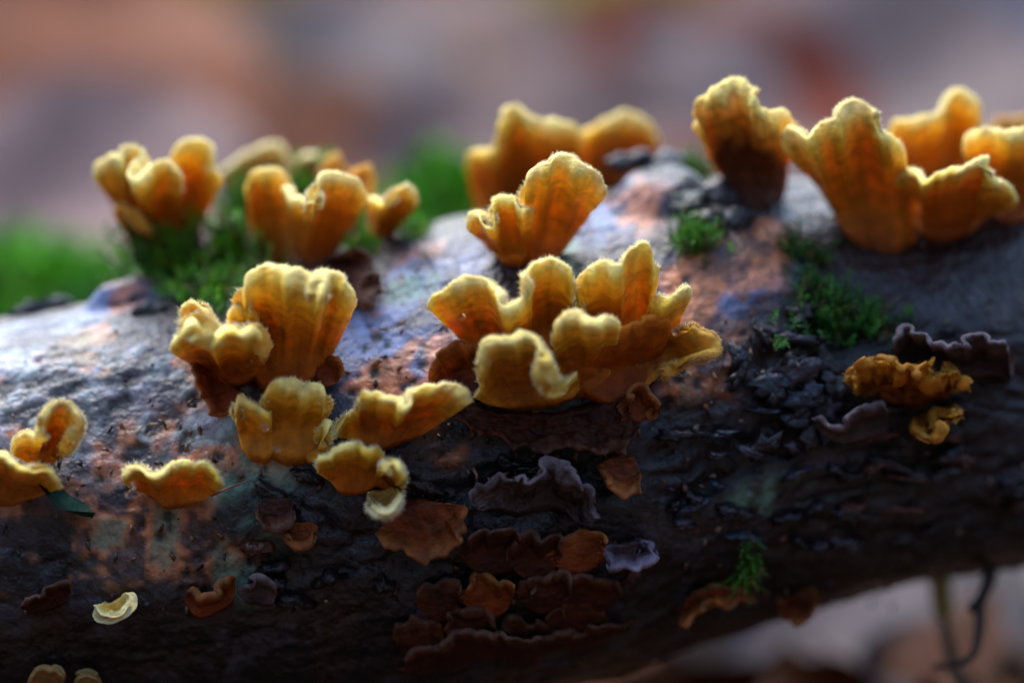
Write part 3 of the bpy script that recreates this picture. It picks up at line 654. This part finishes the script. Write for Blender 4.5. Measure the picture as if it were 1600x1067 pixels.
moss('moss_tuft', [(1170, 870, 16, 34, -.03)], 60, .030, 'small bright moss sprig hanging on dark lower bark', [(.05, .16, .012), (.03, .12, .010)], seed=6, up=-.5)
moss('moss_tuft', [(1085, 268, 26, 20, .0)], 60, .035, 'yellow green moss wisp on the log crest', [(.07, .20, .012), (.10, .22, .015)], seed=7)
moss('moss_tuft', [(1218, 535, 8, 6, -.03)], 14, .02, 'tiny moss speck on crumbling black bark', [(.05, .22, .03)], seed=8)
moss('moss_tuft', [(380, 330, 35, 40, .16), (470, 310, 30, 40, .16)], 160, .05, 'moss growing between the cupped and many lobed fungi', G1, seed=9)

# mossy stones standing behind the log
def stone(px, py, depth, rx, ry, lab, mlab, seed):
    top = P(px, py, depth); h = top[2]; r = np.random.default_rng(seed)
    me = bmesh.new(); bmesh.ops.create_icosphere(me, subdivisions=5, radius=1)
    V = np.array([v.co[:] for v in me.verts]); F = np.array([[v.index for v in f.verts] for f in me.faces]); me.free()
    V = V * (1 + .22 * fbm(V * 1.3 + seed, 4))[:, None]; V = V * np.array([rx, ry, h * .62])
    V[:, 2] -= V[:, 2].max(); V[:, 2] += h; V[:, 0] += top[0]; V[:, 1] += top[1]
    o = mesh_obj('mossy_stone', V, F, M_stone, None, np.tile((.10, .10, .10), (len(V), 1))); tag(o, lab, 'stone', 'mossy stones behind the log')
    sel = V[V[:, 2] > h * .45]; n = len(sel); VV, CC = [], []
    for i in range(n * 3):
        p = sel[r.integers(n)] + r.normal(0, .02, 3); d = r.normal(0, .6, 3); d[2] = abs(d[2]) + .6; d /= np.linalg.norm(d)
        s_ = np.cross(d, r.normal(0, 1, 3)); s_ /= np.linalg.norm(s_); l = r.uniform(.04, .08)
        VV += [p - d * .02, p + d * l * .5 + s_ * l * .2, p + d * l, p + d * l * .5 - s_ * l * .2]; CC += [np.array(G1[r.integers(4)]) * r.uniform(1.1, 2.0)] * 4
    VV = np.array(VV); F = np.arange(len(VV)).reshape(-1, 4)
    tag(mesh_obj('moss_cushion', VV, F, M_moss, None, np.array(CC)), mlab, 'moss', None, 'stuff')
stone(40, 405, 5.9, .42, .30, 'low mossy stone behind the bare end of the log', 'blurred green moss cushion behind the bare log end', 3)
stone(690, 275, 5.9, .20, .18, 'tall mossy stone between the many lobed and blurred fungi', 'blurred green moss cushion between the yellow fungi', 8)
stone(-900, 1130, 4.6, .5, .42, 'mossy stone the low end of the log rests on', 'moss cushion on the stone under the low log end', 6)
stone(2250, 760, 4.9, .5, .42, 'mossy stone the raised end of the log rests on', 'moss cushion on the stone under the log end', 5)

# ------------------------------------------------------------------ twigs, needles, scraps
def tube(name, pts, r0, r1, mat, colr, parent=None, nseg=10, rough=.12):
    """pts: (px, py, depth)"""
    q = spline(pts, 46); c = P(q[:, 0], q[:, 1], q[:, 2]); T = np.gradient(c, axis=0); T /= np.linalg.norm(T, axis=1, keepdims=True)
    a = np.cross(T, [.2, .95, .1]); a /= np.linalg.norm(a, axis=1, keepdims=True); b2 = np.cross(T, a)
    an = np.linspace(0, 2 * math.pi, nseg, endpoint=False); rr = np.linspace(r0, r1, len(c))
    rr = rr * (1 + rough * fbm(c * 30, 3) * 2)
    V = c[:, None] + (a[:, None] * np.cos(an)[None, :, None] + b2[:, None] * np.sin(an)[None, :, None]) * rr[:, None, None]
    F = grid_faces(len(c), nseg, True).tolist(); F += [list(range(nseg)), list(range((len(c) - 1) * nseg, len(c) * nseg))[::-1]]
    return mesh_obj(name, V.reshape(-1, 3), F, mat, parent, np.tile(colr, (len(V) * nseg, 1)))
t = thing('hanging_twig', P(1545, 880, 4.5), 'thin black twig with a hooked tip hanging below the log', 'twig', 'twigs under the log')
tube('stem', [(1550, 850, 4.45), (1545, 905, 4.42), (1532, 940, 4.40), (1530, 985, 4.38), (1522, 1020, 4.37), (1498, 1036, 4.37), (1456, 1041, 4.38)], .014, .005, M_twig, (.025, .02, .02), t)
tube('side_shoot', [(1532, 938, 4.40), (1522, 946, 4.38), (1518, 950, 4.37)], .012, .008, M_twig, (.025, .02, .02), t)
t = thing('hanging_twig', P(1470, 890, 4.6), 'slanting green grey stalk below the log', 'twig', 'twigs under the log')
tube('stalk', [(1468, 860, 4.65), (1470, 930, 4.66), (1478, 985, 4.66), (1488, 1030, 4.66), (1508, 1100, 4.66), (1520, 1160, 4.66)], .010, .014, M_twig, (.05, .065, .05), t)
tube('pale_sheath', [(1466, 870, 4.64), (1470, 920, 4.65), (1474, 962, 4.65)], .022, .018, M_twig, (.30, .33, .12), t)
o = tube('pine_needle', [(330, 775, 3.98), (350, 765, 3.97), (385, 752, 3.99)], .0022, .0012, M_twig, (.30, .11, .04)); tag(o, 'dry brown needle behind the small lone fungus', 'needle')
o = tube('dry_thread', [(738, 730, 4.02), (745, 745, 4.0), (743, 768, 4.04)], .003, .002, M_twig, (.22, .12, .07)); tag(o, 'short dry thread standing on the grey crusty bracket', 'thread')
v, f = leaf_shape(13, 7, .26, .3, .2, 0, 60)
o = mesh_obj('small_leaf', v * .105 @ rot(math.radians(35), 0, 0).T @ rot(0, 0, math.radians(80)).T, f, M_leaf, None, np.tile((.010, .045, .035), (len(v), 1)))
o.location = P(98, 783, float(log_depth(98, 783)) - .03); tag(o, 'small dark teal leaf stuck under the hairy fungus', 'leaf')
for k, (px, py, r) in enumerate([(722, 495, .006), (838, 589, .007), (413, 668, .006), (432, 702, .005), (208, 758, .005), (198, 772, .004), (1056, 518, .0065), (1390, 262, .007)]):
    drop(px, py, float(log_depth(px, py)) - .16, r, ['clear dewdrop on the outer wing of the rosette', 'clear dewdrop in the fold of the rosette', 'large clear dewdrop on the small ruffled fungus', 'tiny dewdrop below the large one on the ruffled fungus', 'dewdrop on the furry edge of the lone fungus', 'tiny dewdrop under the lone fungus edge', 'small pale lump beside the pointed tongue of the rosette', 'white drop beside the pointed crest fungus'][k])  # the pale lump by the rosette tongue is drawn as a drop too

# bark crumbs and bits of dead leaf caught round the fungi
cr = np.random.default_rng(77); VV, FF, CC = [], [], []; n0 = 0
for k in range(520):
    px, py = (cr.uniform(0, 1600), cr.uniform(430, 960)) if k % 3 else (cr.normal(640, 260), cr.normal(640, 110))
    top_ = float(_sm((px - 800) * K * 4.4, TOP))
    if py < top_ + 60: continue
    c = P(px, py, float(log_depth(px, py)) - .004); sz = cr.uniform(.0025, .009)
    v = np.array([(-1, -.5, 0), (1, -.35, .2), (.8, .6, 0), (-.7, .5, .3), (0, 0, .9), (0, 0, -.9)]) * cr.uniform(.5, 1.3, (6, 1)) * sz * np.array([cr.uniform(1, 1.5), 1, .6])
    v = v @ rot(*cr.uniform(0, 6.3, 3)).T + c
    VV.append(v); FF.append(np.array([(0,1,4),(1,2,4),(2,3,4),(3,0,4),(1,0,5),(2,1,5),(3,2,5),(0,3,5)]) + n0); n0 += 6
    CC.append(np.tile([(.02, .015, .015), (.10, .04, .02), (.16, .09, .05), (.03, .03, .04), (.22, .16, .10)][cr.integers(5)], (6, 1)))
o = mesh_obj('bark_crumbs', np.vstack(VV), np.vstack(FF), M_bark, log_root, np.vstack(CC), smooth=False); o['kind'] = 'stuff'
